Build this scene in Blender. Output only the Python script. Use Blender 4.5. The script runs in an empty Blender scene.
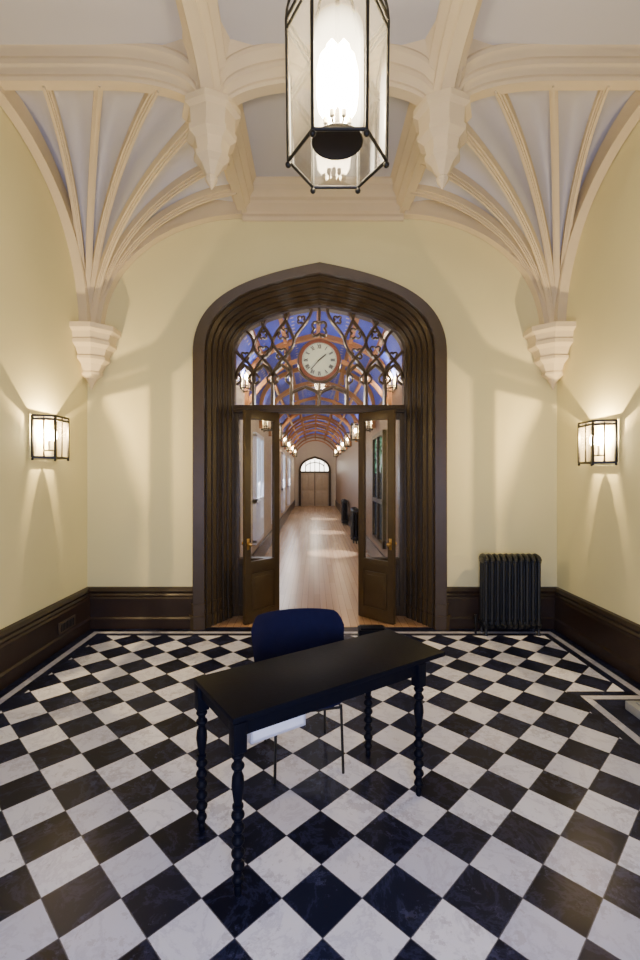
import bpy, bmesh, math, random
from mathutils import Vector, Matrix
random.seed(4)
C = bpy.context.scene.collection
R = math.radians
# ------------------------------------------------------------------ helpers
def newbm(): return bmesh.new()
def obj(name, bm, mat, parent=None, loc=None, smooth=True, ang=38):
    bmesh.ops.remove_doubles(bm, verts=bm.verts, dist=1e-5)
    bmesh.ops.recalc_face_normals(bm, faces=bm.faces)
    me = bpy.data.meshes.new(name); bm.to_mesh(me); bm.free()
    me.materials.append(mat)
    if smooth:
        for p in me.polygons: p.use_smooth = True
        me.set_sharp_from_angle(angle=R(ang))
    o = bpy.data.objects.new(name, me); C.objects.link(o)
    if parent: o.parent = parent
    if loc: o.location = loc
    return o
def tag(o, label, cat, group=None, kind=None):
    o['label'] = label; o['category'] = cat
    if group: o['group'] = group
    if kind: o['kind'] = kind
    return o
def thing(name, label, cat, loc=(0,0,0), rz=0, group=None, kind=None):
    o = bpy.data.objects.new(name, None); C.objects.link(o)
    o.empty_display_size = .1
    o.location = loc; o.rotation_euler = (0,0,rz)
    return tag(o, label, cat, group, kind)
def dup(root, loc, rz, label, scale=1, group=None):
    r = root.copy(); C.objects.link(r); r.location = loc; r.rotation_euler = (0,0,rz); r.scale = (scale,)*3
    r['label'] = label
    if group: r['group'] = group
    for ch in list(root.children):
        c = ch.copy(); C.objects.link(c); c.parent = r
        for g in ch.children:
            d = g.copy(); C.objects.link(d); d.parent = c
    return r
def box(bm, x0,x1,y0,y1,z0,z1, bev=0):
    vs = [bm.verts.new((x,y,z)) for x in (x0,x1) for y in (y0,y1) for z in (z0,z1)]
    f = [(0,1,3,2),(4,6,7,5),(0,4,5,1),(2,3,7,6),(0,2,6,4),(1,5,7,3)]
    fs = [bm.faces.new([vs[i] for i in q]) for q in f]
    if bev:
        es = list({e for ff in fs for e in ff.edges})
        bmesh.ops.bevel(bm, geom=es, offset=bev, segments=2, affect='EDGES', profile=.6)
def sweep(bm, pts, sec, up=(0,0,1), closed=False, cap=True):
    pts = [Vector(p) for p in pts]; n = len(pts); up = Vector(up); rings = []
    for i,p in enumerate(pts):
        if closed: t = pts[(i+1)%n]-pts[i-1]
        else: t = pts[min(i+1,n-1)]-pts[max(i-1,0)]
        t.normalize(); u = up
        if abs(t.dot(u)) > .98: u = Vector((0,1,0)) if abs(up.y) < .9 else Vector((1,0,0))
        s = t.cross(u).normalized(); w = s.cross(t).normalized()
        rings.append([bm.verts.new(p+s*a+w*b) for a,b in sec])
    m = len(sec)
    for i in range(n if closed else n-1):
        A, B = rings[i], rings[(i+1)%n]
        for k in range(m): bm.faces.new((A[k],A[(k+1)%m],B[(k+1)%m],B[k]))
    if cap and not closed:
        bm.faces.new(rings[0]); bm.faces.new(rings[-1][::-1])
def circ(r, n=8): return [(r*math.cos(2*math.pi*k/n), r*math.sin(2*math.pi*k/n)) for k in range(n)]
def rect(a, b): return [(-a,-b),(a,-b),(a,b),(-a,b)]
def tube(bm, pts, r, n=8, **k): sweep(bm, pts, circ(r,n), **k)
def lathe(bm, prof, c=(0,0,0), seg=24, clamp=None, rot=0):
    rings = []
    for r,z in prof:
        ring = []
        for k in range(seg):
            a = 2*math.pi*(k+rot)/seg
            v = Vector((c[0]+max(r,1e-4)*math.cos(a), c[1]+max(r,1e-4)*math.sin(a), c[2]+z))
            if clamp: v = clamp(v)
            ring.append(bm.verts.new(v))
        rings.append(ring)
    for A,B in zip(rings, rings[1:]):
        for k in range(seg):
            bm.faces.new((A[k],A[(k+1)%seg],B[(k+1)%seg],B[k]))
    bm.faces.new(rings[0][::-1]); bm.faces.new(rings[-1])
def ball(bm, c, r, u=12, v=8):
    bmesh.ops.create_uvsphere(bm, u_segments=u, v_segments=v, radius=r, matrix=Matrix.Translation(c))
# ------------------------------------------------------------------ materials
class NT:
    def __init__(s, name):
        s.m = bpy.data.materials.new(name); s.m.use_nodes = True
        s.t = s.m.node_tree; s.n = s.t.nodes; s.b = s.n['Principled BSDF']; s.out = s.n['Material Output']
    def link(s, a, b): s.t.links.new(a, b)
    def math(s, op, a, b=None, c=None):
        nd = s.n.new('ShaderNodeMath'); nd.operation = op
        for i,v in enumerate((a,b,c)):
            if v is None: continue
            if isinstance(v,(int,float)): nd.inputs[i].default_value = v
            else: s.link(v, nd.inputs[i])
        return nd.outputs[0]
    def co(s):
        if not hasattr(s,'_co'): s._co = s.n.new('ShaderNodeTexCoord').outputs['Object']
        return s._co
    def noise(s, scale, detail=4, rough=.5, vec=None, dist=0):
        nd = s.n.new('ShaderNodeTexNoise'); nd.inputs['Scale'].default_value = scale
        nd.inputs['Detail'].default_value = detail; nd.inputs['Roughness'].default_value = rough
        nd.inputs['Distortion'].default_value = dist
        s.link(vec if vec else s.co(), nd.inputs['Vector']); return nd.outputs['Fac']
    def mix(s, f, a, b):
        nd = s.n.new('ShaderNodeMix'); nd.data_type = 'RGBA'
        for i,v in ((0,f),(6,a),(7,b)):
            if isinstance(v,(int,float)): nd.inputs[i].default_value = v
            elif isinstance(v,tuple): nd.inputs[i].default_value = (*v[:3],1)
            else: s.link(v, nd.inputs[i])
        return nd.outputs[2]
    def bump(s, h, strength=.1, dist=.01):
        nd = s.n.new('ShaderNodeBump'); nd.inputs['Strength'].default_value = strength; nd.inputs['Distance'].default_value = dist
        s.link(h, nd.inputs['Height']); s.link(nd.outputs[0], s.b.inputs['Normal'])
def simple(name, col, rough=.5, metal=0, var=.15, scale=6, bump=0, bscale=40, spec=None):
    s = NT(name)
    f = s.noise(scale)
    lo = tuple(c*(1-var) for c in col); hi = tuple(min(1,c*(1+var)) for c in col)
    s.link(s.mix(f, lo, hi), s.b.inputs['Base Color'])
    s.b.inputs['Roughness'].default_value = rough; s.b.inputs['Metallic'].default_value = metal
    if spec is not None: s.b.inputs['Specular IOR Level'].default_value = spec
    if bump: s.bump(s.noise(bscale), bump)
    return s.m
def emis(name, col, strength, alpha=None, zfade=None):
    s = NT(name); s.n.remove(s.b)
    e = s.n.new('ShaderNodeEmission'); e.inputs[1].default_value = strength
    f = s.noise(3); s.link(s.mix(f, tuple(c*.9 for c in col), col), e.inputs[0])
    o = e.outputs[0]
    if alpha:
        tr = s.n.new('ShaderNodeBsdfTransparent'); mx = s.n.new('ShaderNodeMixShader'); mx.inputs[0].default_value = alpha
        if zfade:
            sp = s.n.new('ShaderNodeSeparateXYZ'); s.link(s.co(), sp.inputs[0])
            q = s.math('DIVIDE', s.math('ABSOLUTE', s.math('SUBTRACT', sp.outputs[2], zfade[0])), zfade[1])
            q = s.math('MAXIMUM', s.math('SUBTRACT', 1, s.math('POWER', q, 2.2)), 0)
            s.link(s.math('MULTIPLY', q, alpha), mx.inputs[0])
        s.link(tr.outputs[0], mx.inputs[1]); s.link(o, mx.inputs[2]); o = mx.outputs[0]
    s.link(o, s.out.inputs[0]); return s.m
def glass(name, tint=(1,1,1), refl=.08, haze=.0, hazecol=(1,.9,.7)):
    s = NT(name); s.n.remove(s.b)
    tr = s.n.new('ShaderNodeBsdfTransparent'); tr.inputs[0].default_value = (*tint,1)
    gl = s.n.new('ShaderNodeBsdfGlossy'); gl.inputs['Roughness'].default_value = .04
    mx = s.n.new('ShaderNodeMixShader')
    fr = s.n.new('ShaderNodeFresnel'); fr.inputs[0].default_value = 1.45
    s.link(s.math('ADD', s.math('MULTIPLY', fr.outputs[0], .8), refl*.3), mx.inputs[0])
    s.link(tr.outputs[0], mx.inputs[1]); s.link(gl.outputs[0], mx.inputs[2])
    o = mx.outputs[0]
    if haze:
        tl = s.n.new('ShaderNodeBsdfTranslucent'); tl.inputs[0].default_value = (*hazecol,1)
        m2 = s.n.new('ShaderNodeMixShader'); m2.inputs[0].default_value = haze
        s.link(o, m2.inputs[1]); s.link(tl.outputs[0], m2.inputs[2]); o = m2.outputs[0]
    s.link(o, s.out.inputs[0]); return s.m
M = {}
M['wall'] = simple('cream_plaster', (.80,.745,.42), .75, var=.05, scale=1.3, bump=.04, bscale=60)
M['rib'] = simple('cream_stonework', (.70,.60,.42), .7, var=.05, scale=3)
M['vault'] = simple('pale_lavender_plaster', (.60,.60,.65), .8, var=.04, scale=2)
M['wood'] = simple('dark_oak', (.050,.033,.016), .42, var=.2, scale=9, bump=.05, bscale=70, spec=.35)
M['tracery'] = simple('brown_oak_tracery', (.080,.052,.027), .32, var=.25, scale=9)
M['base'] = simple('dark_baseboard_wood', (.026,.015,.011), .33, var=.3, scale=9)
M['iron'] = simple('black_iron', (.010,.010,.010), .4, metal=.3)
M['vent'] = simple('dull_brown_metal', (.10,.075,.055), .4, metal=.4)
M['radiator'] = simple('black_cast_iron', (.010,.012,.015), .42, bump=.1)
M['desk'] = simple('black_painted_wood', (.0025,.003,.008), .5, var=.3, scale=12, bump=.05, bscale=50, spec=.10)
M['fabric'] = simple('navy_fabric', (.004,.005,.036), .85, var=.2, scale=30, bump=.3, bscale=300, spec=.2)
M['white'] = simple('white_board', (.85,.87,.95), .5, var=.03)
M['brass'] = simple('aged_brass', (.55,.36,.12), .3, metal=1)
M['plate'] = simple('cream_painted_plate', (.80,.74,.5), .5)
M['glass'] = glass('clear_glass', refl=.15)
M['lantern_glass'] = glass('lantern_glass', (1,.98,.95), haze=.04, hazecol=(1,.92,.75))
M['bulb'] = emis('warm_bulb', (1,.80,.50), 160)
M['glow_shell'] = emis('lantern_glow_shell', (1,.88,.64), 13, .36, (.42,.27))  # see-through emissive layer imitating the lantern's glare, fading at both ends
M['candle'] = simple('cream_candle_tube', (.85,.78,.6), .5)
M['clockface'] = simple('clock_face_cream', (.86,.96,.78), .5, var=.02)
M['clockrim'] = simple('red_brown_wood_rim', (.24,.055,.025), .35)
M['ink'] = simple('black_enamel', (.01,.01,.012), .5)
M['hearth'] = simple('grey_stone', (.32,.34,.36), .6, var=.1, bump=.1)
M['corwall'] = simple('corridor_plaster', (.62,.54,.43), .8, var=.05)
M['corwallr'] = simple('corridor_panelled_oak', (.18,.11,.07), .5, var=.2)
M['corrib'] = simple('tan_oak_rib', (.36,.16,.055), .5, var=.3)
M['fan'] = emis('bright_fanlight_pane', (1,.92,.8), 7)
M['fardoor'] = simple('weathered_oak', (.42,.33,.23), .5)
s = NT('daylight_window_pane'); s.n.remove(s.b)
e = s.n.new('ShaderNodeEmission'); e.inputs[1].default_value = 1.6
sp_ = s.n.new('ShaderNodeSeparateXYZ'); s.link(s.co(), sp_.inputs[0])
s.link(s.mix(s.math('GREATER_THAN', sp_.outputs[2], 1.35), s.mix(s.noise(6), (.03,.05,.05), (.10,.14,.12)), (.72,.84,1.0)), e.inputs[0])
s.link(e.outputs[0], s.out.inputs[0]); M['winL'] = s.m
s = NT('leafy_window_pane'); s.n.remove(s.b)
e = s.n.new('ShaderNodeEmission'); e.inputs[1].default_value = .7
sepw = s.n.new('ShaderNodeSeparateXYZ'); s.link(s.co(), sepw.inputs[0])
lf = s.mix(s.math('GREATER_THAN', s.noise(7, 6, .7), .52), (.02,.10,.06), (.25,.62,.42))
lf = s.mix(s.math('MULTIPLY', s.math('GREATER_THAN', s.noise(3, 2, .5), .55), .8), lf, (.7,.8,.85))
s.link(s.mix(s.math('GREATER_THAN', sepw.outputs[2], 1.9), (.03,.04,.06), lf), e.inputs[0]); s.link(e.outputs[0], s.out.inputs[0]); M['winR'] = s.m
# painted corridor ceiling: plain deep blue panels with fine paler stencilled flecks
s = NT('painted_blue_ceiling')
f = s.noise(3, 2, .5)
c_ = s.mix(f, (.018,.045,.50), (.05,.10,.70))
vo = s.n.new('ShaderNodeTexVoronoi'); vo.inputs['Scale'].default_value = 6; vo.inputs['Randomness'].default_value = .15; s.link(s.co(), vo.inputs['Vector'])
c_ = s.mix(s.math('LESS_THAN', vo.outputs['Distance'], .17), c_, (.45,.40,.45))
s.link(c_, s.b.inputs['Base Color']); s.b.inputs['Roughness'].default_value = .6; M['blue'] = s.m
# corridor floor
s = NT('oak_floor_boards')
mp = s.n.new('ShaderNodeMapping'); s.link(s.co(), mp.inputs[0]); mp.inputs['Rotation'].default_value = (0,0,R(90))
br = s.n.new('ShaderNodeTexBrick'); s.link(mp.outputs[0], br.inputs['Vector'])
br.inputs['Color1'].default_value = (.50,.32,.185,1); br.inputs['Color2'].default_value = (.41,.25,.135,1); br.inputs['Mortar'].default_value = (.24,.14,.08,1)
br.inputs['Scale'].default_value = 1; br.inputs['Brick Width'].default_value = 1.6; br.inputs['Row Height'].default_value = .09; br.inputs['Mortar Size'].default_value = .003
s.link(br.outputs[0], s.b.inputs['Base Color']); s.b.inputs['Roughness'].default_value = .26; M['boards'] = s.m
# ------------------------------------------------------------------ dimensions
XL, XR, YB, YF, HC = -2.77, 2.97, 5.66, -1.4, 5.38
XP1, XP2, YP = -.87, 1.09, 3.93
XD = .07                     # portal axis
HX, HY1, HY0 = 2.47, 3.68, 2.0  # hearth
W = .353
# chequered marble floor
s = NT('chequered_marble')
sep = s.n.new('ShaderNodeSeparateXYZ'); s.link(s.co(), sep.inputs[0]); x, y = sep.outputs[0], sep.outputs[1]
u = s.math('DIVIDE', s.math('SUBTRACT', x, .035), W); v = s.math('DIVIDE', s.math('SUBTRACT', y, 2.035), W)
a = s.math('ADD', s.math('ADD', u, v), .5); b = s.math('ADD', s.math('SUBTRACT', u, v), .5)
fa, fb = s.math('FLOOR', a), s.math('FLOOR', b)
par = s.math('ABSOLUTE', s.math('MODULO', s.math('ADD', fa, fb), 2))       # 0 black, 1 white
ga = s.math('ABSOLUTE', s.math('SUBTRACT', s.math('FRACT', a), .5)); gb = s.math('ABSOLUTE', s.math('SUBTRACT', s.math('FRACT', b), .5))
chip = s.noise(30, 4, .7)
grout = s.math('GREATER_THAN', s.math('ADD', s.math('MAXIMUM', ga, gb), s.math('MULTIPLY', s.math('SUBTRACT', chip, .5), .02)), .490)
d = s.math('MINIMUM', s.math('MINIMUM', s.math('SUBTRACT', x, XL), s.math('SUBTRACT', XR, x)), s.math('SUBTRACT', YB, y))
dh = s.math('MAXIMUM', s.math('SUBTRACT', HX, x), s.math('SUBTRACT', y, HY1))
d = s.math('MINIMUM', d, dh)
inb = s.math('LESS_THAN', d, .30)
wb = s.math('MULTIPLY', s.math('GREATER_THAN', d, .16), s.math('LESS_THAN', d, .225))
tile = s.math('ADD', s.math('MULTIPLY', par, s.math('SUBTRACT', 1, inb)), s.math('MULTIPLY', s.math('MULTIPLY', wb, inb), .7))
cb = s.n.new('ShaderNodeCombineXYZ'); s.link(fa, cb.inputs[0]); s.link(fb, cb.inputs[1])
wn = s.n.new('ShaderNodeTexWhiteNoise'); s.link(cb.outputs[0], wn.inputs[0]); rnd = wn.outputs[0]
off = s.n.new('ShaderNodeVectorMath'); off.operation = 'MULTIPLY_ADD'; s.link(cb.outputs[0], off.inputs[0]); off.inputs[1].default_value = (3.7,5.1,0); s.link(s.co(), off.inputs[2])
vein = s.noise(4, 8, .7, vec=off.outputs[0], dist=.5)
veinf = s.math('SUBTRACT', 1, s.math('MINIMUM', s.math('MULTIPLY', s.math('ABSOLUTE', s.math('SUBTRACT', vein, .5)), 26), 1))
scuff = s.noise(16, 8, .75)
cloud = s.noise(3, 5, .6, vec=off.outputs[0])
wear = s.noise(2.2, 6, .65)
wcol = s.mix(rnd, (.90,.91,1.0), (.58,.60,.74))
wcol = s.mix(s.math('MULTIPLY', veinf, .32), wcol, (.30,.30,.42))
wcol = s.mix(s.math('MULTIPLY', cloud, .24), wcol, (.43,.44,.57))
wcol = s.mix(s.math('MULTIPLY', s.math('GREATER_THAN', s.math('MULTIPLY', scuff, wear), .30), .40), wcol, (.34,.32,.39))
bcol = s.mix(rnd, (.003,.004,.013), (.010,.013,.034))
bcol = s.mix(s.math('MULTIPLY', veinf, .10), bcol, (.14,.16,.42))
bcol = s.mix(s.math('MULTIPLY', s.math('GREATER_THAN', s.math('MULTIPLY', scuff, wear), .32), .16), bcol, (.14,.16,.36))
col = s.mix(tile, bcol, wcol); col = s.mix(s.math('MULTIPLY', s.math('MULTIPLY', grout, s.math('SUBTRACT', 1, inb)), .85), col, (.07,.07,.09))
s.link(col, s.b.inputs['Base Color'])
s.link(s.math('ADD', .22, s.math('MULTIPLY', scuff, .25)), s.b.inputs['Roughness'])
s.b.inputs['Specular IOR Level'].default_value = .11
s.bump(grout, -.2, .002)
M['floor'] = s.m
# ------------------------------------------------------------------ the room shell
def bez(p0,p1,p2,p3,n):
    out = []
    for i in range(n+1):
        t = i/n; q = 1-t
        out.append(tuple(q**3*p0[k]+3*q*q*t*p1[k]+3*q*t*t*p2[k]+t**3*p3[k] for k in range(len(p0))))
    return out
def arch(w, sp, ap, n=16, z0=0, base=True):
    L = bez((-w,sp),(-w,sp+.63*(ap-sp)),(-.607*w,sp+.84*(ap-sp)),(0,ap), n)
    if base: L = [(-w,z0)] + L
    return L + [(-x,z) for x,z in L[::-1][1:]]
def wall_arch(name, y, xl, xr, top, w, sp, ap, mat, xc=XD):
    bm = newbm(); P = arch(w,sp,ap); n = len(P)//2
    for half, X in ((P[:n+1], xl), (P[n:][::-1], xr)):
        for (x0,z0),(x1,z1) in zip(half, half[1:]):
            bm.faces.new([bm.verts.new(q) for q in ((x0+xc,y,z0),(x1+xc,y,z1),(X,y,z1),(X,y,z0))])
    bm.faces.new([bm.verts.new(q) for q in ((xl,y,ap),(xc,y,ap),(xr,y,ap),(xr,y,top),(xl,y,top))])
    return obj(name, bm, mat, smooth=False)
def quad(bm, *q): bm.faces.new([bm.verts.new(p) for p in q])
def st(o, label, cat): return tag(o, label, cat, kind='structure')
bm = newbm(); box(bm, XL,XR,YF,YB,-.1,0); st(obj('floor', bm, M['floor'], smooth=False), 'black and white chequered marble floor laid diagonally', 'floor')
OW, OS, OA = 1.53, 3.32, 4.42
IW, IS, IA = 1.12, 3.42, 4.08
YI = 6.26
st(wall_arch('wall_back', YB, XL, XR, HC, OW-.02, OS, OA-.02, M['wall']), 'cream plaster end wall around the dark arched doorway', 'wall')
bm = newbm(); box(bm, XL-.1,XL,YF,YB,0,HC); st(obj('wall_left', bm, M['wall'], smooth=False), 'cream plaster wall at left with a lit lantern', 'wall')
bm = newbm(); box(bm, XR,XR+.1,YF,YB,0,HC); st(obj('wall_right', bm, M['wall'], smooth=False), 'cream plaster wall at right with a lit lantern', 'wall')
bm = newbm(); box(bm, XL,XR,YF-.1,YF,0,HC); st(obj('wall_front', bm, M['wall'], smooth=False), 'plaster wall behind the viewpoint', 'wall')
bm = newbm(); box(bm, XL,XR,YF,YB,HC,HC+.1); st(obj('ceiling', bm, M['vault'], smooth=False), 'pale lavender flat ceiling panels between moulded beams', 'ceiling')
# baseboards: profile (out, z)
BP = [(0,0),(.07,0),(.07,.12),(.055,.14),(.055,.36),(.045,.38),(.05,.40),(.035,.42),(.05,.45),(.03,.485),(0,.495)]
def base_run(name, p0, p1, nrm, lab):
    bm = newbm(); rings = []
    for p in (p0,p1): rings.append([bm.verts.new((p[0]+nrm[0]*o, p[1]+nrm[1]*o, z)) for o,z in BP])
    A,B = rings
    for k in range(len(BP)-1): bm.faces.new((A[k],A[k+1],B[k+1],B[k]))
    bm.faces.new(A); bm.faces.new(B[::-1])
    st(obj(name, bm, M['base'], ang=25), lab, 'baseboard')
base_run('baseboard_left', (XL,YF), (XL,YB), (1,0), 'tall dark moulded baseboard along the left wall')
base_run('baseboard_right', (XR,HY1+.1), (XR,YB), (-1,0), 'tall dark moulded baseboard along the right wall')
base_run('baseboard_back_left', (XL,YB), (XD-OW,YB), (0,-1), 'dark baseboard between left corner and doorway')
base_run('baseboard_back_right', (XD+OW,YB), (XR,YB), (0,-1), 'dark baseboard behind the black radiator')
# portal: broad flat outer band, then crisp square steps and fine beads
prof = [(0,.02),(0,-.095),(.02,-.105),(.33,-.075),(.34,-.06),(.34,.0),(.36,.0),(.36,-.015),(.385,-.015),(.385,.0),(.47,.035),(.47,.085),(.49,.085),(.49,.07),(.51,.07),(.51,.085),
        (.585,.12),(.585,.175),(.61,.175),(.61,.16),(.63,.16),(.63,.175),(.70,.21),(.70,.27),(.725,.27),(.725,.255),(.745,.255),(.745,.27),(.81,.30),(.81,.36),(.835,.36),(.835,.345),(.86,.345),(.86,.36),(.93,.39),(.93,.45),(1,.46),(1,.60)]
bm = newbm(); rings = []
for t,dy in prof:
    P = arch(OW+(IW-OW)*t, OS+(IS-OS)*t, OA+(IA-OA)*t, 24)
    rings.append([bm.verts.new((x+XD, YB+dy, z)) for x,z in P])
for A,B in zip(rings, rings[1:]):
    for k in range(len(A)-1): bm.faces.new((A[k],A[k+1],B[k+1],B[k]))
portal = st(obj('trim_1', bm, M['wood'], ang=14), 'deeply moulded dark oak pointed arch surround of the doorway', 'door surround')
for sx in (-1,1):
    bm = newbm()
    for grow,zt in ((.022,.16),(.010,.30)):
        pl = []
        for t,dy in prof:
            pl.append((OW+(IW-OW)*t+(grow if t < .01 else -grow*.5), YB+dy-grow))
        lo = [bm.verts.new((XD+sx*a_, b_, 0)) for a_,b_ in pl]; hi = [bm.verts.new((XD+sx*a_, b_, zt)) for a_,b_ in pl]
        ti = [bm.verts.new((XD+sx*(a_+.03), b_+.05, zt+.012)) for a_,b_ in pl]
        for k in range(len(pl)-1):
            bm.faces.new((lo[k],lo[k+1],hi[k+1],hi[k])); bm.faces.new((hi[k],hi[k+1],ti[k+1],ti[k]))
    obj('plinth', bm, M['wood'], portal, ang=14)
# window over doors
YT = 6.15
ZT = 2.78
win = thing('window_1', 'arched fanlight with dark Gothic tracery above the doors', 'window', (XD,YT,0), kind='structure')
bm = newbm(); P = [p for p in arch(IW-.005, IS, IA-.005, 20, ZT)]
bm.faces.new([bm.verts.new((x,.03,z)) for x,z in P]); obj('glass', bm, M['glass'], win, smooth=False)
bm = newbm()
def bars(pts, a=.021, b=.032, closed=False): sweep(bm, [(x,0,z) for x,z in pts], [(-a,-b*.3),(-a*.45,-b),(a*.45,-b),(a,-b*.3),(a,b),(-a,b)], up=(0,1,0), closed=closed)
def head(x0,x1,zs,rise,n=8):
    m = (x0+x1)/2
    L = bez((x0,zs),(x0,zs+rise*.6),(m-(m-x0)*.35,zs+rise*.8),(m,zs+rise),n)
    return L + [(2*m-x,z) for x,z in L[::-1][1:]]
def foil(cx,cz,r,k=4,rot=0):
    out = []
    for i in range(48):
        t = 2*math.pi*i/48; rr = r*(.50+.45*abs(math.cos(k*(t-rot)/2)))
        out.append((cx+rr*math.cos(t), cz+rr*math.sin(t)))
    return out
def circle(cx,cz,r,n=32): return [(cx+r*math.cos(2*math.pi*i/n), cz+r*math.sin(2*math.pi*i/n)) for i in range(n)]
def light_head(xa,xb,zs,rs,cus=True):
    bars(head(xa,xb,zs,rs), .021,.034); m = (xa+xb)/2; hw = abs(xb-xa)/2
    if cus:
        for q in (-1,1):
            bars([(m+q*hw*.92,zs-.07),(m+q*hw*.45,zs-.025),(m+q*hw*.40,zs+.02),(m+q*hw*.75,zs+rs*.42)], .015,.026)
for sx in (-1,1):
    for xx,zt in ((.87,3.16),(.62,3.16),(.37,3.16)): bars([(sx*xx,ZT),(sx*xx,zt)], .025,.045)
    mir = lambda pts: [(sx*p[0],p[1]) for p in pts]
    for x0,x1,z1 in ((1.11,.87,3.13),(.87,.62,3.13),(.62,.37,3.13)):
        light_head(sx*x0,sx*x1,z1,.19)
    # flowing daggers between the lights and the arch
    bars(mir(bez((.37,3.16),(.36,3.40),(.56,3.42),(.62,3.62),12)), .020,.034)
    bars(mir(bez((.62,3.16),(.62,3.38),(.84,3.40),(.87,3.58),12)), .020,.034)
    bars(mir(bez((.87,3.16),(.87,3.36),(1.02,3.38),(1.10,3.50),12)), .020,.034)
    bars(mir(bez((.87,3.16),(.86,3.40),(.64,3.42),(.62,3.62),12)), .020,.034)
    bars(mir(bez((1.11,3.16),(1.08,3.36),(.90,3.42),(.87,3.58),12)), .020,.034)
    bars(mir(bez((.62,3.16),(.60,3.36),(.38,3.44),(.34,3.62),12)), .020,.034)
    bars(mir(bez((.62,3.62),(.60,3.78),(.44,3.86),(.40,4.02),12)), .020,.034)
    bars(mir(bez((.62,3.62),(.66,3.76),(.74,3.82),(.78,3.90),12)), .020,.034)
    bars(mir(bez((.87,3.58),(.88,3.68),(.92,3.74),(.98,3.78),10)), .018,.03)
    bars(mir(bez((.87,3.58),(.84,3.72),(.74,3.80),(.70,3.94),10)), .018,.03)
    bars(mir(bez((.34,3.62),(.34,3.76),(.44,3.84),(.46,3.99),12)), .020,.034)
    bars(mir(bez((.34,3.62),(.32,3.78),(.14,3.86),(.10,4.06),12)), .020,.034)
    for cx_,cz_,rr in ((.745,3.50,.085),(.985,3.44,.06),(.50,3.47,.085),(.48,3.74,.085),(.745,3.72,.06),(.24,3.92,.06)):
        bars(foil(sx*cx_,cz_,rr,4,R(45)), .012,.024, True)
    light_head(sx*.37,sx*.0,2.90,.13,False)
bars([(0,ZT),(0,3.08)], .022,.038)
bars(foil(0,3.80,.12,4,R(45)), .016,.028, True); bars([(0,3.91),(0,4.07)], .018,.03)
bars(circle(0,3.37,.275,40), .020,.045, True)
obj('tracery', bm, M['tracery'], win)
bm = newbm()
box(bm, -1.12,1.12,-.09,.10,2.68,ZT, .01); box(bm, -1.12,1.12,-.11,.06,2.72,2.75,.006); obj('transom', bm, M['wood'], win)
HL, HR = -.47-XD, .60-XD
for i,(x0,x1) in enumerate(((-1.12,HL),(HR,1.12))):
    wn_ = thing('window_%d'%(i+2), 'narrow sidelight glazed beside the %s door leaf'%('left','right')[i], 'window', (XD,YT,0), kind='structure')
    bm = newbm()
    box(bm,x0,x0+.06,-.05,.09,0,2.68,.006); box(bm,x1-.06,x1,-.05,.09,0,2.68,.006); box(bm,x0,x1,-.04,.08,2.60,2.68); box(bm,x0,x1,-.04,.08,0,.14,.006)
    box(bm,x0+.05,x1-.05,-.02,.05,.14,.66); box(bm,x0,x1,-.04,.08,.66,.76,.006)
    box(bm,x0+.12,x1-.12,-.035,.0,.22,.58,.01)
    obj('frame', bm, M['wood'], wn_)
    bm = newbm(); quad(bm,(x0+.06,.02,.76),(x1-.06,.02,.76),(x1-.06,.02,2.6),(x0+.06,.02,2.6)); obj('glass', bm, M['glass'], wn_, smooth=False)
# door leaves (hinged on inner posts, swung towards the room)
def leaf(i, hx, ang, lab):
    Wd, H = .56, 2.67
    t = thing('door_%d'%i, lab, 'door', (hx, YT-.03, 0), ang, kind='structure')
    bm = newbm(); th = .025
    box(bm,0,.09,-th,th,.01,H,.005); box(bm,Wd-.09,Wd,-th,th,.01,H,.005)
    for z0,z1 in ((.01,.16),(.64,.78),(H-.11,H)): box(bm,.08,Wd-.08,-th,th,z0,z1,.005)
    obj('frame', bm, M['wood'], t)
    bm = newbm(); box(bm,.08,Wd-.08,-.012,.012,.15,.65); box(bm,.14,Wd-.14,-.026,.026,.22,.58,.014)
    box(bm,.11,Wd-.11,-.02,.02,.18,.62,.008); obj('panel', bm, M['wood'], t)
    bm = newbm(); quad(bm,(.09,0,.78),(Wd-.09,0,.78),(Wd-.09,0,H-.11),(.09,0,H-.11)); obj('glass', bm, M['glass'], t, smooth=False)
    bm = newbm()
    for sy in (-1,1):
        tube(bm, [(Wd-.045,sy*.02,1.0),(Wd-.045,sy*.055,1.0)], .009); ball(bm,(Wd-.045,sy*.07,1.0),.026)
        box(bm,Wd-.065,Wd-.025,*sorted((sy*.025,sy*.03)),.93,1.07,.002)
    obj('knob', bm, M['brass'], t)
leaf(1, -.47, R(225), 'dark glazed left door leaf standing open into the room')
leaf(2, .60, R(315), 'dark glazed right door leaf standing open into the room')
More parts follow.
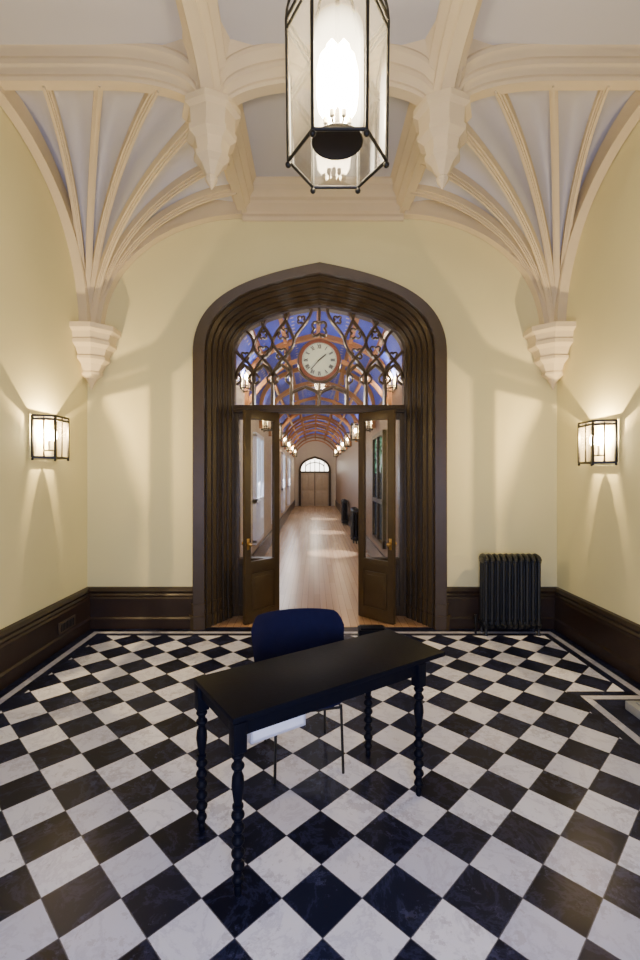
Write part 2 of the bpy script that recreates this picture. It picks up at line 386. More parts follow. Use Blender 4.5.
# ------------------------------------------------------------------ vault
BPRO = [(.03,-.345),(.05,-.345),(.06,-.32),(.05,-.29),(.075,-.26),(.10,-.245),(.105,-.21),(.095,-.18),(.125,-.145),(.15,-.125),(.155,-.095),(.14,-.065),(.17,-.03),(.19,.0),(.19,.35)]
BSEC = [(-a,b) for a,b in BPRO][::-1] + BPRO
LO = -.11
HI_T, HI_R = .13, .0
def ease(dd, L=.80):          # 1 at the pendant, 0 beyond L: quarter-ellipse fall
    q = min(1, max(0, dd)/L); return 1-math.sqrt(max(0,1-(1-q)**2))
def beam(n, axis, fixed, a0, a1, lab, hi, feet=()):
    bm = newbm(); N = 140; pts = []
    for i in range(N+1):
        s_ = a0+(a1-a0)*i/N; f = max([ease(abs(s_-p)-.12) for p in feet]+[0])
        h = hi(s_) if callable(hi) else hi
        z = HC+h+(LO-h)*f
        pts.append((s_,fixed,z) if axis == 'x' else (fixed,s_,z))
    rings = [[bm.verts.new((p[0],p[1]+a_,p[2]+b_) if axis == 'x' else (p[0]+a_,p[1],p[2]+b_)) for a_,b_ in BSEC] for p in pts]
    for A,B in zip(rings,rings[1:]):
        for k in range(len(BSEC)): bm.faces.new((A[k],A[(k+1)%len(BSEC)],B[(k+1)%len(BSEC)],B[k]))
    st(obj('trim_%d'%n, bm, M['rib'], ang=22), lab, 'ceiling rib')
beam(2, 'x', YP, XL, XR, 'moulded cream transverse rib arching between the two ceiling pendants', HI_T, (XP1,XP2))
lg = lambda s_: HI_R if s_ > YP else HI_T
beam(3, 'y', XP1, YF, YB, 'moulded cream lengthwise rib curving down to the left ceiling pendant', lg, (YP,.9))
beam(4, 'y', XP2, YF, YB, 'moulded cream lengthwise rib curving down to the right ceiling pendant', lg, (YP,.9))
beam(5, 'x', .9, XL, XR, 'moulded cream transverse rib nearest the viewpoint', HI_T, (XP1,XP2))
# cornice on the back wall
bm = newbm(); CP = [(0,-.42),(.03,-.42),(.05,-.39),(.04,-.35),(.07,-.33),(.08,-.24),(.10,-.22),(.09,-.17),(.14,-.12),(.15,-.06),(.20,-.02),(.20,0),(0,0)]
rg = [[bm.verts.new((X,YB-o,HC+z)) for o,z in CP] for X in (XP1,XP2)]
for k in range(len(CP)): bm.faces.new((rg[0][k],rg[0][(k+1)%len(CP)],rg[1][(k+1)%len(CP)],rg[1][k]))
st(obj('trim_6', bm, M['rib'], ang=20), 'moulded cream cornice on the end wall above the arch', 'cornice')
tn = 7
for px in (XP1,XP2):
    side = 'left' if px < 0 else 'right'
    bm = newbm()
    pr = [(.05,5.12),(.15,5.02),(.17,4.955),(.245,4.95),(.25,4.895),(.205,4.87),(.195,4.74),(.215,4.73),(.212,4.69),(.155,4.65),(.135,4.565),(.152,4.555),(.148,4.52),(.10,4.48),(.065,4.42),(.04,4.39),(.055,4.375),(.05,4.35),(.005,4.285)]
    lathe(bm, pr, (px,YP,0), 8, rot=0)
    st(obj('trim_%d'%tn, bm, M['rib'], ang=8), 'faceted cream pendant boss hanging at the %s rib crossing'%side, 'ceiling pendant'); tn += 1
# fans in the corners
def fan(cx,cy,dx,dy,Lx,Ly,side,tn):
    H0 = 3.54; r0 = .13
    pd = math.atan2(Ly,Lx)
    def Lf(phi):
        c,s_ = math.cos(phi), math.sin(phi)
        return min(Lx/max(c,1e-6), Ly/max(s_,1e-6))
    def H1(phi):
        if phi < pd: dist, h = Ly-Lx*math.tan(phi), HI_R
        else: dist, h = Lx-Ly/math.tan(phi), HI_T
        return HC+h+(LO-h)*ease(dist-.12)-.345+.07
    def P(phi,q,sag=0):
        L = Lf(phi); r = r0+(L-r0)*(1-math.cos(q))**.95
        return Vector((cx+dx*r*math.cos(phi), cy+dy*r*math.sin(phi), H0+(H1(phi)-H0)*math.sin(q)**.9+sag))
    t = thing('trim_%d'%tn, 'ribbed fan vault springing from the %s corner corbel'%side, 'fan vault', (0,0,0), kind='structure')
    ends = [(1,0),(1,.26),(1,.54),(1,1),(.76,1),(.50,1),(.25,1),(0,1)]
    phis = [math.atan2(b_*Ly,a_*Lx) for a_,b_ in ends]
    bm = newbm(); N = 32; g = []; S = 10
    for p0,p1 in zip(phis,phis[1:]):
        for k in range(S + (p1 == phis[-1])):
            f = k/S; ph = p0+(p1-p0)*f
            g.append([bm.verts.new(P(ph, R(90)*j/N, .015+.17*math.sin(math.pi*f)*math.sin(math.pi*(j/N)**1.5))) for j in range(N+1)])
    for A,B in zip(g,g[1:]):
        for k in range(N): bm.faces.new((A[k],A[k+1],B[k+1],B[k]))
    obj('vault_web', bm, M['vault'], t, ang=60)
    for i,ph in enumerate(phis):
        bm = newbm(); pts = [P(ph,R(90)*k/40) for k in range(41)]
        nrm = Vector((-dx*math.sin(ph), dy*math.cos(ph), 0))
        if i in (0,len(phis)-1):
            off = Vector((0,dy*.05,0)) if i == 0 else Vector((dx*.05,0,0))
            pts = [p+off for p in pts]
            sweep(bm, pts, rect(.075,.055), up=nrm)
            sweep(bm, [p+Vector((0,0,-.055))+off*.5 for p in pts], rect(.04,.035), up=nrm)
            sweep(bm, [p+Vector((0,0,-.10))+off*.2 for p in pts], rect(.018,.05), up=nrm)
        else:
            sweep(bm, pts, rect(.036,.034), up=nrm)
            sweep(bm, [p+Vector((0,0,-.030)) for p in pts], rect(.034,.020), up=nrm)
            sweep(bm, [p+Vector((0,0,-.062)) for p in pts], rect(.026,.009), up=nrm)
        obj('rib', bm, M['rib'], t, ang=30)
    # corbel
    bm = newbm()
    pr = [(.02,3.74),(.31,3.74),(.34,3.73),(.34,3.66),(.29,3.62),(.265,3.53),(.28,3.52),(.28,3.47),(.23,3.42),(.195,3.32),(.21,3.31),(.21,3.27),
          (.155,3.21),(.115,3.11),(.128,3.10),(.125,3.07),(.07,3.02),(.035,2.95),(.005,2.86)]
    pr = [(r_, 2.93+(z_-2.92)*.83) for r_,z_ in pr]
    def cl(v):
        v.x = max(v.x,XL) if dx>0 else min(v.x,XR)
        v.y = min(v.y,YB); return v
    lathe(bm, pr, (cx+dx*.10,cy+dy*.10,0), 8, clamp=cl, rot=.5)
    obj('corbel', bm, M['rib'], t, ang=8)
fan(XL,YB,1,-1,XP1-XL,YB-YP,'left',9)
fan(XR,YB,-1,-1,XR-XP2,YB-YP,'right',10)
# ------------------------------------------------------------------ corridor
CX, CW, YE = XD, 1.25, 28.0
bm = newbm(); box(bm, CX-1.62,CX+1.62,YB,YE,-.1,.002); st(obj('floor_corridor', bm, M['boards'], smooth=False), 'long corridor floor of warm oak boards', 'floor')
st(wall_arch('wall_corridor_end', YI, CX-CW-.4, CX+CW+.4, 4.5, IW, IS, IA, M['corwall']), 'corridor side of the wall around the doorway', 'wall')
for sx,nm in ((-1,'left'),(1,'right')):
    bm = newbm(); box(bm, *sorted((CX+sx*CW,CX+sx*(CW+.1))), YI,YE,0,3.4); st(obj('wall_corridor_%s'%nm, bm, M['corwall'] if sx<0 else M['corwallr'], smooth=False), '%s corridor wall on the %s side'%(('pale','dark')[sx>0],nm), 'wall')
    bm = newbm(); box(bm, *sorted((CX+sx*CW,CX+sx*(CW-.04))), YI,YE,0,.35,.01); st(obj('baseboard_corridor_%s'%nm, bm, M['base'], smooth=False), 'dark baseboard along the %s corridor wall'%nm, 'baseboard')
bm = newbm(); P = arch(CW, 3.3, 4.28, 12, base=False)
g = [[bm.verts.new((CX+x,Y,z)) for x,z in P] for Y in (YI,YE)]
for k in range(len(P)-1): bm.faces.new((g[0][k],g[0][k+1],g[1][k+1],g[1][k]))
st(obj('ceiling_corridor', bm, M['blue']), 'blue painted arched corridor ceiling', 'ceiling')
k = 11; Y = 7.9; first = None
while Y < YE-.3:
    if first is None:
        bm = newbm()
        sweep(bm, [(x*.985,0,z-.03) for x,z in arch(CW,3.3,4.28,12,2.9)], rect(.05,.05), up=(0,1,0))
        sweep(bm, [(x,0,z) for x,z in bez((-CW,3.0),(-.8,3.75),(-.35,3.85),(0,3.86),10)+bez((0,3.86),(.35,3.85),(.8,3.75),(CW,3.0),10)[1:]], rect(.035,.03), up=(0,1,0))
        for xx,za_,zb_ in ((-.55,3.80,4.1),(.55,3.80,4.1),(0,3.86,4.25)): box(bm, xx-.03,xx+.03,-.03,.03,za_,zb_)
        o = first = obj('trim_%d'%k, bm, M['corrib']); o.location = (CX,Y,0)
    else:
        o = first.copy(); o.name = 'trim_%d'%k; C.objects.link(o); o.location = (CX,Y,0)
    st(o, 'tan oak arched roof rib number %d along the corridor counted from the doors'%(k-10), 'roof rib'); k += 1; Y += 2.1
bm = newbm()
for x in (-.95,-.55,0,.55,.95):
    z = 4.25 - (abs(x)/CW)**2.2*.62 if x else 4.24
    box(bm, CX+x-.03,CX+x+.03,YI,YE,z-.06,z+.01)
st(obj('trim_%d'%k, bm, M['corrib'], smooth=False), 'tan oak lengthwise purlins under the blue corridor ceiling', 'purlins')
bm = newbm(); box(bm, CX-CW,CX+CW,YE,YE+.1,0,4.4); st(obj('wall_far', bm, M['corwall'], smooth=False), 'far end wall of the corridor', 'wall')
t = thing('door_3', 'pale oak double door under an arched fanlight at the far corridor end', 'door', (CX-.02,YE-.08,0), kind='structure')
bm = newbm()
sweep(bm, [(x,0,z) for x,z in arch(.9,2.05,2.92,12)], rect(.07,.06), up=(0,1,0)); box(bm,-.85,.85,-.05,.05,1.98,2.1); box(bm,-.02,.02,-.05,.05,0,2.0)
for xx in (-.56,-.28,0,.28,.56): box(bm,xx-.025,xx+.025,-.03,.03,2.1,2.78-abs(xx)*.3)
sweep(bm, [(x,0,z) for x,z in arch(.56,2.3,2.62,8,2.1)], rect(.03,.03), up=(0,1,0))
obj('frame', bm, M['wood'], t)
bm = newbm()
for sx in (-1,1):
    box(bm,*sorted((sx*.02,sx*.82)),0,.05,0,1.98)
    for z0,z1 in ((.15,.85),(1.0,1.85)): 
        for a0,a1 in ((.1,.38),(.46,.74)): box(bm,*sorted((sx*a0,sx*a1)),-.05,.02,z0,z1,.02)
obj('leaf', bm, M['fardoor'], t)
bm = newbm(); bm.faces.new([bm.verts.new((x,.03,z)) for x,z in arch(.82,2.1,2.84,12,2.1)]); obj('glass', bm, M['fan'], t, smooth=False)
wi = 4
for sx,nm,lst in ((-1,'left',(9.6,13.4,17.2,21.0)),(1,'right',(9.2,))):
    for j,Yw in enumerate(lst):
        t = thing('window_%d'%wi, 'tall daylit window on the %s corridor wall, %s from the doors'%(nm,('first','second','third','fourth')[j]), 'window', (CX+sx*(CW-.02),Yw,0), kind='structure'); wi += 1
        hw_ = .62 if sx<0 else .7
        bm = newbm(); quad(bm,(0,-hw_,.6),(0,hw_,.6),(0,hw_,2.6),(0,-hw_,2.6)); obj('glass', bm, M['winL'] if sx<0 else M['winR'], t, smooth=False)
        bm = newbm()
        for yy in (-hw_-.02,0,hw_+.02): box(bm,-.05,.05,yy-.04,yy+.04,.55,2.65)
        for zz in (.55,1.35,2.65): box(bm,-.05,.05,-hw_-.06,hw_+.06,zz-.04,zz+.04)
        obj('frame', bm, M['white'] if sx<0 else M['wood'], t)
        if sx < 0:
            bm = newbm()
            for q in range(1,10): 
                yq = -hw_+q*hw_/5
                lathe(bm, [(.025,.60),(.025,.66),(.014,.70),(.030,.85),(.034,.95),(.016,1.12),(.016,1.2),(.026,1.24),(.026,1.30)], (.03,yq,0), 8)
            obj('balustrade', bm, M['white'], t)
# ------------------------------------------------------------------ radiator
def radiator(loc, rz, lab, n=10):
    t = thing('radiator', lab, 'radiator', loc, rz)
    p = .068; firsto = None
    for i in range(n):
        x = (i-(n-1)/2)*p
        if firsto is None:
            bm = newbm()
            for yy in (-.075,0,.075): tube(bm, [(0,yy,.13),(0,yy,.86)], .021, 10)
            for zz,sg in ((.13,-1),(.86,1)):
                pts = [(0,-.085*math.cos(q), zz+sg*.045*math.sin(q)) for q in [math.pi*k/10 for k in range(11)]]
                sweep(bm, pts, [(a*1.35,b*1.2) for a,b in circ(.024,8)], up=(1,0,0)); box(bm,-.03,.03,-.08,.08,zz-.03,zz+.03,.01)
            firsto = obj('section', bm, M['radiator'], t); firsto.location.x = x
        else:
            c = firsto.copy(); C.objects.link(c); c.parent = t; c.location.x = x
    for sx in (-1,1):
        for yy in (-.07,.07):
            bm = newbm(); lathe(bm, [(.024,0),(.026,.01),(.016,.03),(.017,.12)], (sx*(n-1)/2*p,yy,0), 10); obj('foot', bm, M['radiator'], t)
    bm = newbm(); xe = -(n/2)*p
    tube(bm, [(xe+.02,0,.14),(xe-.06,0,.14),(xe-.06,0,.0)], .012); tube(bm,[(xe-.06,0,.12),(xe-.06,0,.22)],.02); obj('valve', bm, M['iron'], t)
    return t
radiator((2.30,5.44,0), 0, 'black cast iron column radiator against the end wall right of the doorway')
radiator((CX+1.08,13.0,0.002), R(90), 'dark cast iron radiator along the right wall of the corridor', 12)
radiator((CX+1.08,17.5,0.002), R(90), 'farther dark radiator along the right wall of the corridor', 12)
# ------------------------------------------------------------------ wall lanterns
def wall_lantern(loc, rz, lab):
    t = thing('wall_lantern', lab, 'lantern', loc, rz)
    pp = [(-.20,.02),(-.12,.20),(.12,.20),(.20,.02)]; zb,zt = -.205,.205
    bm = newbm()
    for x,y in pp: sweep(bm, [(x,y,zb),(x,y,zt)], rect(.010,.010), up=(0,1,0))
    for z in (zb,zt,zt-.035): sweep(bm, [(x,y,z) for x,y in pp], rect(.010,.010))
    for z in (zb,zt): sweep(bm, [(pp[0][0],pp[0][1],z),(pp[3][0],pp[3][1],z)], rect(.008,.008))
    for (x0,y0),(x1,y1) in zip(pp,pp[1:]): 
        mx,my = (x0+x1)/2,(y0+y1)/2; sweep(bm, [(mx,my,zb),(mx,my,zt)], rect(.006,.006), up=(0,1,0))
    for x,y in pp: ball(bm,(x,y,zb-.018),.013,8,6)
    obj('frame', bm, M['iron'], t)
    bm = newbm()
    for (x0,y0),(x1,y1) in zip(pp,pp[1:]): quad(bm,(x0,y0,zb),(x1,y1,zb),(x1,y1,zt),(x0,y0,zt))
    obj('glass', bm, M['lantern_glass'], t, smooth=False)
    bm = newbm(); box(bm,-.17,.17,0,.015,-.19,.19,.004); obj('back_plate', bm, M['plate'], t)
    bm = newbm(); tube(bm, [(0,.015,-.13),(0,.10,-.13)], .008); lathe(bm, [(.02,-.14),(.045,-.135),(.05,-.125),(.02,-.12)], (0,.1,0), 16); obj('bracket', bm, M['iron'], t)
    for xx in (-.05,.05):
        bm = newbm(); lathe(bm, [(.012,-.125),(.012,-.03)], (xx,.1,0), 10); c = obj('candle', bm, M['candle'], t)
        bm = newbm(); lathe(bm, [(.010,-.03),(.024,.0),(.028,.03),(.018,.07),(.002,.10)], (xx,.1,0), 12); obj('bulb', bm, M['bulb'], c)
    return t
def light(kind, loc, energy, col, size=.04, rot=None, sy=None, name='lamp_light'):
    ld = bpy.data.lights.new(name, kind); ld.energy = energy; ld.color = col
    if kind == 'AREA':
        ld.shape = 'RECTANGLE'; ld.size = size; ld.size_y = sy or size
    elif kind in ('POINT','SPOT'): ld.shadow_soft_size = size
    o = bpy.data.objects.new(name, ld); C.objects.link(o); o.location = loc
    if rot: o.rotation_euler = rot
    return o
WARM = (1,.71,.34)
LYW = 4.72
wl = wall_lantern((XL,LYW,2.24), R(-90), 'lit black framed glass lantern on the left wall of the room')
wr = dup(wl, (XR,LYW,2.19), R(90), 'lit black framed glass lantern on the right wall of the room')
light('POINT', (XL+.10,LYW,2.31), 112, WARM, .005); light('POINT', (XR-.10,LYW,2.26), 112, WARM, .005)
ordn = ['nearest','second','third','fourth','fifth','sixth','seventh']
for j in range(7):
    Yl = 7.5+j*3.0; zl = 3.42 if j == 0 else 3.12
    for sx,nm in ((-1,'left'),(1,'right')):
        dup(wl, (CX+sx*CW,Yl,zl), R(-90)*(-sx) if sx>0 else R(-90), '%s lit lantern from the doors on the %s corridor wall'%(ordn[j],nm), .85 if j == 0 else 1.15, 'corridor wall lanterns')
        light('POINT', (CX+sx*(CW-.12),Yl,zl+.04), 42 if j == 0 else 29, (1,.78,.52), .03)
# ------------------------------------------------------------------ hanging lantern
LX,LY,LZ = .120,2.38,3.475
t = thing('hanging_lantern', 'large black iron hexagonal glass lantern hanging from the ceiling', 'lantern', (LX,LY,LZ))
Rr, Rt, Hh = .262,.262,.73
hexa = lambda r,z,rot=0: [(r*math.cos(R(60*k+rot)), r*math.sin(R(60*k+rot)), z) for k in range(6)]
B0,T0 = hexa(Rr-.01,0), hexa(Rt,Hh)
bm = newbm()
for k in range(6):
    tube(bm, [B0[k],T0[k]], .009)
    for ring in (B0,T0,hexa(Rt-.002,Hh-.05)): tube(bm, [ring[k],ring[(k+1)%6]], .009)
    b0,b1 = Vector(T0[k]), Vector((.035*math.cos(R(60*k)),.035*math.sin(R(60*k)),Hh+.38))
    rad = Vector((b0.x,b0.y,0)).normalized()
    tube(bm, bez(tuple(b0),tuple(b0+Vector((0,0,.16))),tuple(b1+rad*.10-Vector((0,0,.06))),tuple(b1),10), .008)
obj('frame', bm, M['iron'], t)
for k in range(6):
    bm = newbm(); ball(bm, Vector(B0[k])-Vector((0,0,.02)), .016, 10, 8); obj('finial', bm, M['iron'], t)
bm = newbm()
for k in range(6): quad(bm, B0[k],B0[(k+1)%6],T0[(k+1)%6],T0[k])
obj('glass', bm, M['lantern_glass'], t, smooth=False)
bm = newbm(); lathe(bm, [(.01,.090),(.130,.090),(.133,.094),(.130,.098),(.02,.098),(.012,.30),(.012,Hh+.36)], (0,0,0), 40)
for k in range(6):
    a = R(60*k); tube(bm, bez((0,0,.2),(.03*math.cos(a),.03*math.sin(a),.15),(.06*math.cos(a),.06*math.sin(a),.15),(.06*math.cos(a),.06*math.sin(a),.20),6), .006)
obj('candle_pan', bm, M['iron'], t)
for k in range(6):
    a = R(60*k); c_ = (.06*math.cos(a),.06*math.sin(a),0)
    bm = newbm(); lathe(bm, [(.013,.19),(.013,.22)], c_, 10); c = obj('candle', bm, M['candle'], t)
    bm = newbm(); lathe(bm, [(.014,.22),(.038,.26),(.048,.34),(.048,.46),(.03,.54),(.002,.58)], c_, 12); obj('bulb', bm, M['bulb'], c)
for rr in (.135,.120):  # added glow shells around the bulbs, not a real lantern part
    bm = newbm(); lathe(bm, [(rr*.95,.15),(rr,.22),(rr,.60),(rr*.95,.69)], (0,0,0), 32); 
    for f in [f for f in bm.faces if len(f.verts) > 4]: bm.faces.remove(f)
    obj('glow_shell', bm, M['glow_shell'], t, ang=80)
bm = newbm(); lathe(bm, [(.02,Hh+.33),(.05,Hh+.36),(.05,Hh+.40),(.02,Hh+.43),(.012,Hh+.50),(.002,Hh+.5)], (0,0,0), 20); obj('crown', bm, M['iron'], t)
bm = newbm(); ztop = HC-LZ; z = Hh+.50; k = 0
while z < ztop-.06:
    pts = [(.018*math.cos(2*math.pi*i/12), 0, .03*math.sin(2*math.pi*i/12)) for i in range(12)]
    if k%2: pts = [(0,p[0],p[2]) for p in pts]
    sweep(bm, [(p[0],p[1],p[2]+z+.02) for p in pts], circ(.005,6), up=(0,1,0) if k%2==0 else (1,0,0), closed=True); z += .045; k += 1
obj('chain', bm, M['iron'], t)
bm = newbm(); lathe(bm, [(.01,ztop-.09),(.04,ztop-.07),(.07,ztop-.02),(.07,ztop)], (0,0,0), 20); obj('ceiling_rose', bm, M['iron'], t)
light('POINT', (LX,LY,LZ+.63), 62, (1,.80,.50), .02)
# ------------------------------------------------------------------ clock
t = thing('clock', 'round cream faced clock with roman numerals in the arched fanlight tracery', 'clock', (XD+.0,YT-.05,3.37), 0)
def disc(bm, r0, r1, y0, y1, n=48):
    rg = []
    for rr,yy in ((r0,y1),(r0,y0),(r1,y0),(r1,y1)):
        rg.append([bm.verts.new((rr*math.cos(2*math.pi*i/n), yy, rr*math.sin(2*math.pi*i/n))) for i in range(n)])
    for A,B in zip(rg, rg[1:]+rg[:1]):
        for i in range(n): bm.faces.new((A[i],A[(i+1)%n],B[(i+1)%n],B[i]))
bm = newbm(); disc(bm,.001,.235,-.02,.04); obj('face', bm, M['clockface'], t)
bm = newbm(); disc(bm,.228,.240,-.055,.05); disc(bm,.238,.268,-.04,.05); obj('rim', bm, M['clockrim'], t)
bm = newbm()
def stroke(cx, cz, ang, x0,z0,x1,z1, w=.0036):
    ca,sa = math.cos(ang), math.sin(ang)
    f = lambda x,z: (cx + x*ca + z*sa, 0, cz - x*sa + z*ca)
    a_,b_ = Vector(f(x0,z0)), Vector(f(x1,z1)); sweep(bm, [a_+Vector((0,-.023,0)), b_+Vector((0,-.023,0))], rect(w,.002), up=(0,1,0))
NUM = ['XII','I','II','III','IIII','V','VI','VII','VIII','IX','X','XI']
for h,nm in enumerate(NUM):
    a_ = 2*math.pi*h/12; r = .177; cx,cz = r*math.sin(a_), r*math.cos(a_); hh = .027
    ws = {'I':.012,'V':.025,'X':.025}; tot = sum(ws[c] for c in nm); xx = -tot/2
    for c in nm:
        m = xx+ws[c]/2
        if c == 'I': stroke(cx,cz,a_,m,-hh,m,hh)
        elif c == 'V': stroke(cx,cz,a_,m-.010,hh,m,-hh); stroke(cx,cz,a_,m+.010,hh,m,-hh,.0022)
        else: stroke(cx,cz,a_,m-.010,hh,m+.010,-hh); stroke(cx,cz,a_,m+.010,hh,m-.010,-hh,.0022)
        xx += ws[c]
for k in range(60):
    a_ = 2*math.pi*k/60; stroke(0,0,a_,0,.213,0,.222,.0015)
obj('numerals', bm, M['ink'], t)
for nm,an,L,w_ in (('hour_hand',R(50),.115,.007),('minute_hand',R(222),.170,.0045)):
    bm = newbm(); dx,dz = math.sin(an), math.cos(an)
    sweep(bm, [(-dx*.03,-.03,-dz*.03),(dx*L*.7,-.03,dz*L*.7),(dx*L,-.03,dz*L)], rect(w_,.002), up=(0,1,0)); obj(nm, bm, M['ink'], t)
# ------------------------------------------------------------------ desk
DC = (.004,2.565,0); DA = R(34)
t = thing('desk', 'black painted wooden desk with bobbin turned legs on the chequered floor', 'desk', DC, DA)
ZD = .80
YF0, YF1 = -.235, .212
bm = newbm(); box(bm,-.605,.77,YF0-.027,YF1+.027,ZD-.028,ZD,.006); obj('tabletop', bm, M['desk'], t)
bm = newbm(); LXx = .57; za = .705; zb_ = ZD-.028
for yy in (YF0,YF1): box(bm,-LXx,LXx,yy-.012,yy+.012,za,zb_)
for sx in (-1,1): box(bm,sx*LXx-.012,sx*LXx+.012,YF0,YF1,za,zb_)
box(bm,LXx,.72,-.02,.02,zb_-.03,zb_)
obj('apron', bm, M['desk'], t)
def bead(zc,r,h,n=10):        # a round bead on a stout core
    return [(max(.019, r*math.sin(math.pi*i/n)**.5), zc-h/2+h*i/n) for i in range(n+1)]
lp = [(.013,0),(.017,.006),(.018,.035),(.014,.045)] + bead(.072,.027,.046) + [(.018,.10)]
z = .105
for k in range(5): lp += bead(z+.026,.030,.050); z += .056
lp += [(.025,z+.004),(.025,z+.014),(.018,z+.018),(.022,z+.05),(.029,z+.10),(.026,z+.14),(.018,z+.16)]; z += .165
lp += bead(z+.022,.030,.042) + bead(z+.068,.029,.038) + [(.02,z+.09)]; z += .088
leg0 = None
for sx in (-1,1):
    for yy in (YF0,YF1):
        if leg0 is None:
            bm = newbm(); lathe(bm, lp, (0,0,0), 32); box(bm,-.031,.031,-.031,.031,z,zb_,.004); leg0 = obj('leg', bm, M['desk'], t, ang=60); l = leg0
        else: l = leg0.copy(); C.objects.link(l); l.parent = t
        l.location = (sx*LXx,yy,0)
bm = newbm()
x0,x1,y0,y1,z0,z1 = -.49,-.19,-.20,.10,.622,zb_
box(bm,x0,x1,y0,y1,z0,z0+.012); box(bm,x0,x0+.012,y0,y1,z0,z1); box(bm,x1-.012,x1,y0,y1,z0,z1); box(bm,x0,x1,y0,y0+.012,z0,z1); box(bm,x0,x1,y1-.012,y1,z0,z1)
dr = obj('drawer', bm, M['white'], t, smooth=False); dr['label'] = 'white shallow drawer box under the tabletop'
# ------------------------------------------------------------------ chair
t = thing('chair', 'navy blue upholstered chair tucked behind the black desk', 'chair', (-.075,3.05,0), R(13))
bm = newbm()
n = 28; ring = []
for lvl,(ins,zz) in enumerate(((.02,.415),(0,.43),(0,.46),(.02,.48),(.10,.487))):
    rw = []
    for k in range(n):
        a_ = 2*math.pi*k/n; c_,s_ = math.cos(a_), math.sin(a_)
        px = (.25-ins)*math.copysign(abs(c_)**.55,c_); py = (.24-ins)*math.copysign(abs(s_)**.55,s_)
        rw.append(bm.verts.new((px,py,zz)))
    ring.append(rw)
for A,B in zip(ring,ring[1:]):
    for k in range(n): bm.faces.new((A[k],A[(k+1)%n],B[(k+1)%n],B[k]))
bm.faces.new(ring[0][::-1]); bm.faces.new(ring[-1]); obj('seat', bm, M['fabric'], t, ang=50)
bm = newbm(); nu,nv = 24,12; th = .035
def bk(u_,v_,o):
    hw = .325*(1-.06*(1-v_)); top = .895 - .085*max(0,abs(u_)-.72)**2/.0784
    low = .53 + .05*max(0,abs(u_)-.7)**2/.09
    zz = low+(top-low)*v_
    xx = hw*math.sin(u_*1.15)/math.sin(1.15)
    yy = .245+.055*v_ - .16*(1-math.cos(u_*1.15))/(1-math.cos(1.15))
    e_ = 1-(abs(u_)**8); e2 = 1-abs(2*v_-1)**8
    return Vector((xx, yy+o*th*.5*(.25+.75*e_*e2), zz))
for o_ in (-1,1):
    g = [[bm.verts.new(bk(-1+2*i/nu, j/nv, o_)) for j in range(nv+1)] for i in range(nu+1)]
    for i in range(nu):
        for j in range(nv): bm.faces.new((g[i][j],g[i+1][j],g[i+1][j+1],g[i][j+1]))
    if o_ == -1: g0 = g
bd = lambda g: [g[i][0] for i in range(nu+1)]+[g[nu][j] for j in range(1,nv+1)]+[g[i][nv] for i in range(nu-1,-1,-1)]+[g[0][j] for j in range(nv-1,0,-1)]
A,B = bd(g0),bd(g)
for k in range(len(A)): bm.faces.new((A[k],A[(k+1)%len(A)],B[(k+1)%len(A)],B[k]))
obj('backrest', bm, M['fabric'], t, ang=60)
for sx in (-1,1):
    bm = newbm(); tube(bm, [(sx*.215,-.215,0),(sx*.205,-.20,.42)], .009); obj('leg', bm, M['iron'], t)
    bm = newbm(); tube(bm, [(sx*.215,.25,0),(sx*.205,.215,.42),(sx*.2,.235,.52),(sx*.19,.262,.70)], .009); obj('leg', bm, M['iron'], t)
bm = newbm(); tube(bm, [(-.205,-.2,.405),(.205,-.2,.405),(.205,.215,.405),(-.205,.215,.405)], .009, closed=True); obj('seat_frame', bm, M['iron'], t)
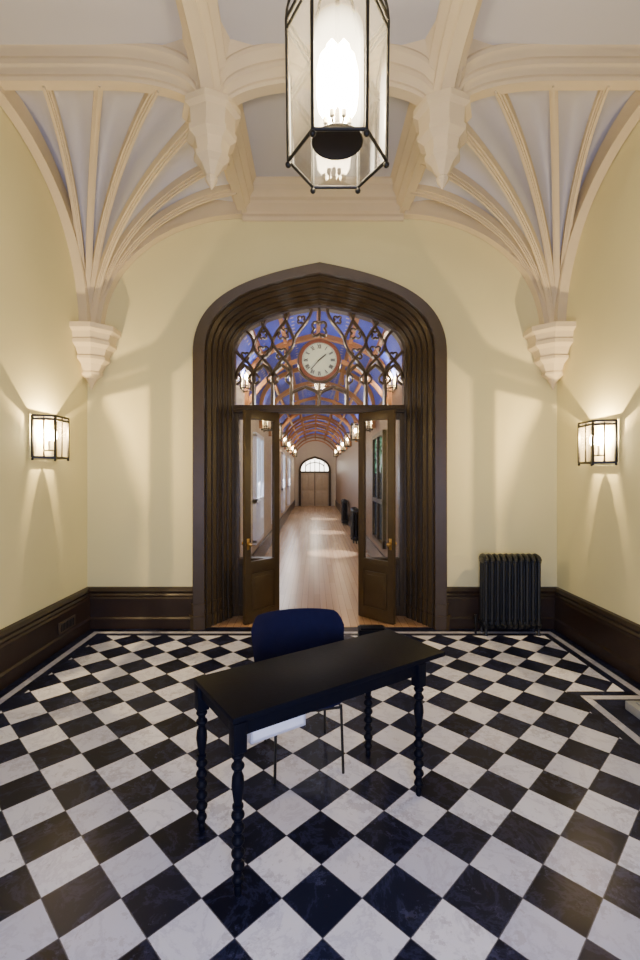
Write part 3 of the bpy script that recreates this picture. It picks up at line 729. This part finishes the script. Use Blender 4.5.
# ------------------------------------------------------------------ odds and ends
bm = newbm(); box(bm,-.15,.15,-.09,.09,0,.17,.008); box(bm,-.13,.13,-.07,.07,.17,.185,.005)
tag(obj('floor_box', bm, M['desk'], None, (.64,5.12,0)), 'low black box on the floor in front of the right door leaf', 'box')
bm = newbm(); box(bm,HX,XR,HY0,HY1,0,.07,.01); box(bm,HX+.05,XR,HY0+.05,HY1-.05,.07,.085,.005)
tag(obj('hearth_slab', bm, M['hearth']), 'low grey stone slab against the right wall, bordered by white tiles', 'hearth')
vt = thing('floor_vent', 'small metal vent grille set in the left baseboard', 'vent', (XL+.055,5.08,.22))
bm = newbm(); box(bm,0,.012,-.17,.17,-.06,.06,.003); obj('frame', bm, M['vent'], vt)
bm = newbm()
for k in range(9): box(bm,.012,.016,-.12+k*.03-.007,-.12+k*.03+.007,-.04,.04)
obj('slots', bm, M['ink'], vt)
# ------------------------------------------------------------------ lights, world, camera
light('AREA', (.1,YF+.15,1.4), 190, (.54,.61,1.0), 1.6, (R(76),0,0), 1.8, 'daylight_behind_camera')  # unseen daylight source behind the camera; no opening is modelled
for Yw,en in ((9.6,42),(13.4,42),(17.2,42),(21,42)):
    light('AREA', (CX-1.12,Yw,1.8), en, (.9,.92,1), .9, (0,R(-50),0), 1.0, 'corridor_daylight')
def spot(loc, tgt, en, ang):
    o = light('SPOT', loc, en, (.95,.95,1), .02, name='window_sunlight'); o.data.spot_size = R(ang); o.data.spot_blend = .1
    o.rotation_euler = (Vector(tgt)-Vector(loc)).to_track_quat('-Z','Y').to_euler()
spot((CX-1.1,11.6,2.6),(CX+.3,11.0,0),900,20); spot((CX-1.1,15.6,2.6),(CX+.3,15.0,0),900,20); spot((CX-1.1,20.2,2.6),(CX+.3,19.6,0),900,20)
light('POINT', (CX,25.6,2.4), 34, (1,.90,.74), .15)  # added fill to brighten the far door; no fitting stands here
light('POINT', (CX,7.2,3.0), 30, (1,.93,.85), .15, name='ceiling_fill')  # added fill for the blue ceiling near the doors, without a fitting
w = bpy.data.worlds.new('World'); bpy.context.scene.world = w; w.use_nodes = True
w.node_tree.nodes['Background'].inputs[0].default_value = (.5,.55,.7,1); w.node_tree.nodes['Background'].inputs[1].default_value = .05
cam = bpy.data.cameras.new('Camera'); co = bpy.data.objects.new('Camera', cam); C.objects.link(co)
co.location = (0,0,1.86); co.rotation_euler = (R(90),0,0)
cam.sensor_fit = 'VERTICAL'; cam.sensor_height = 36; cam.sensor_width = 24; cam.lens = 463/960*36
cam.shift_x = 6/960; cam.shift_y = -5/960; cam.clip_start = .05; cam.clip_end = 100
bpy.context.scene.camera = co
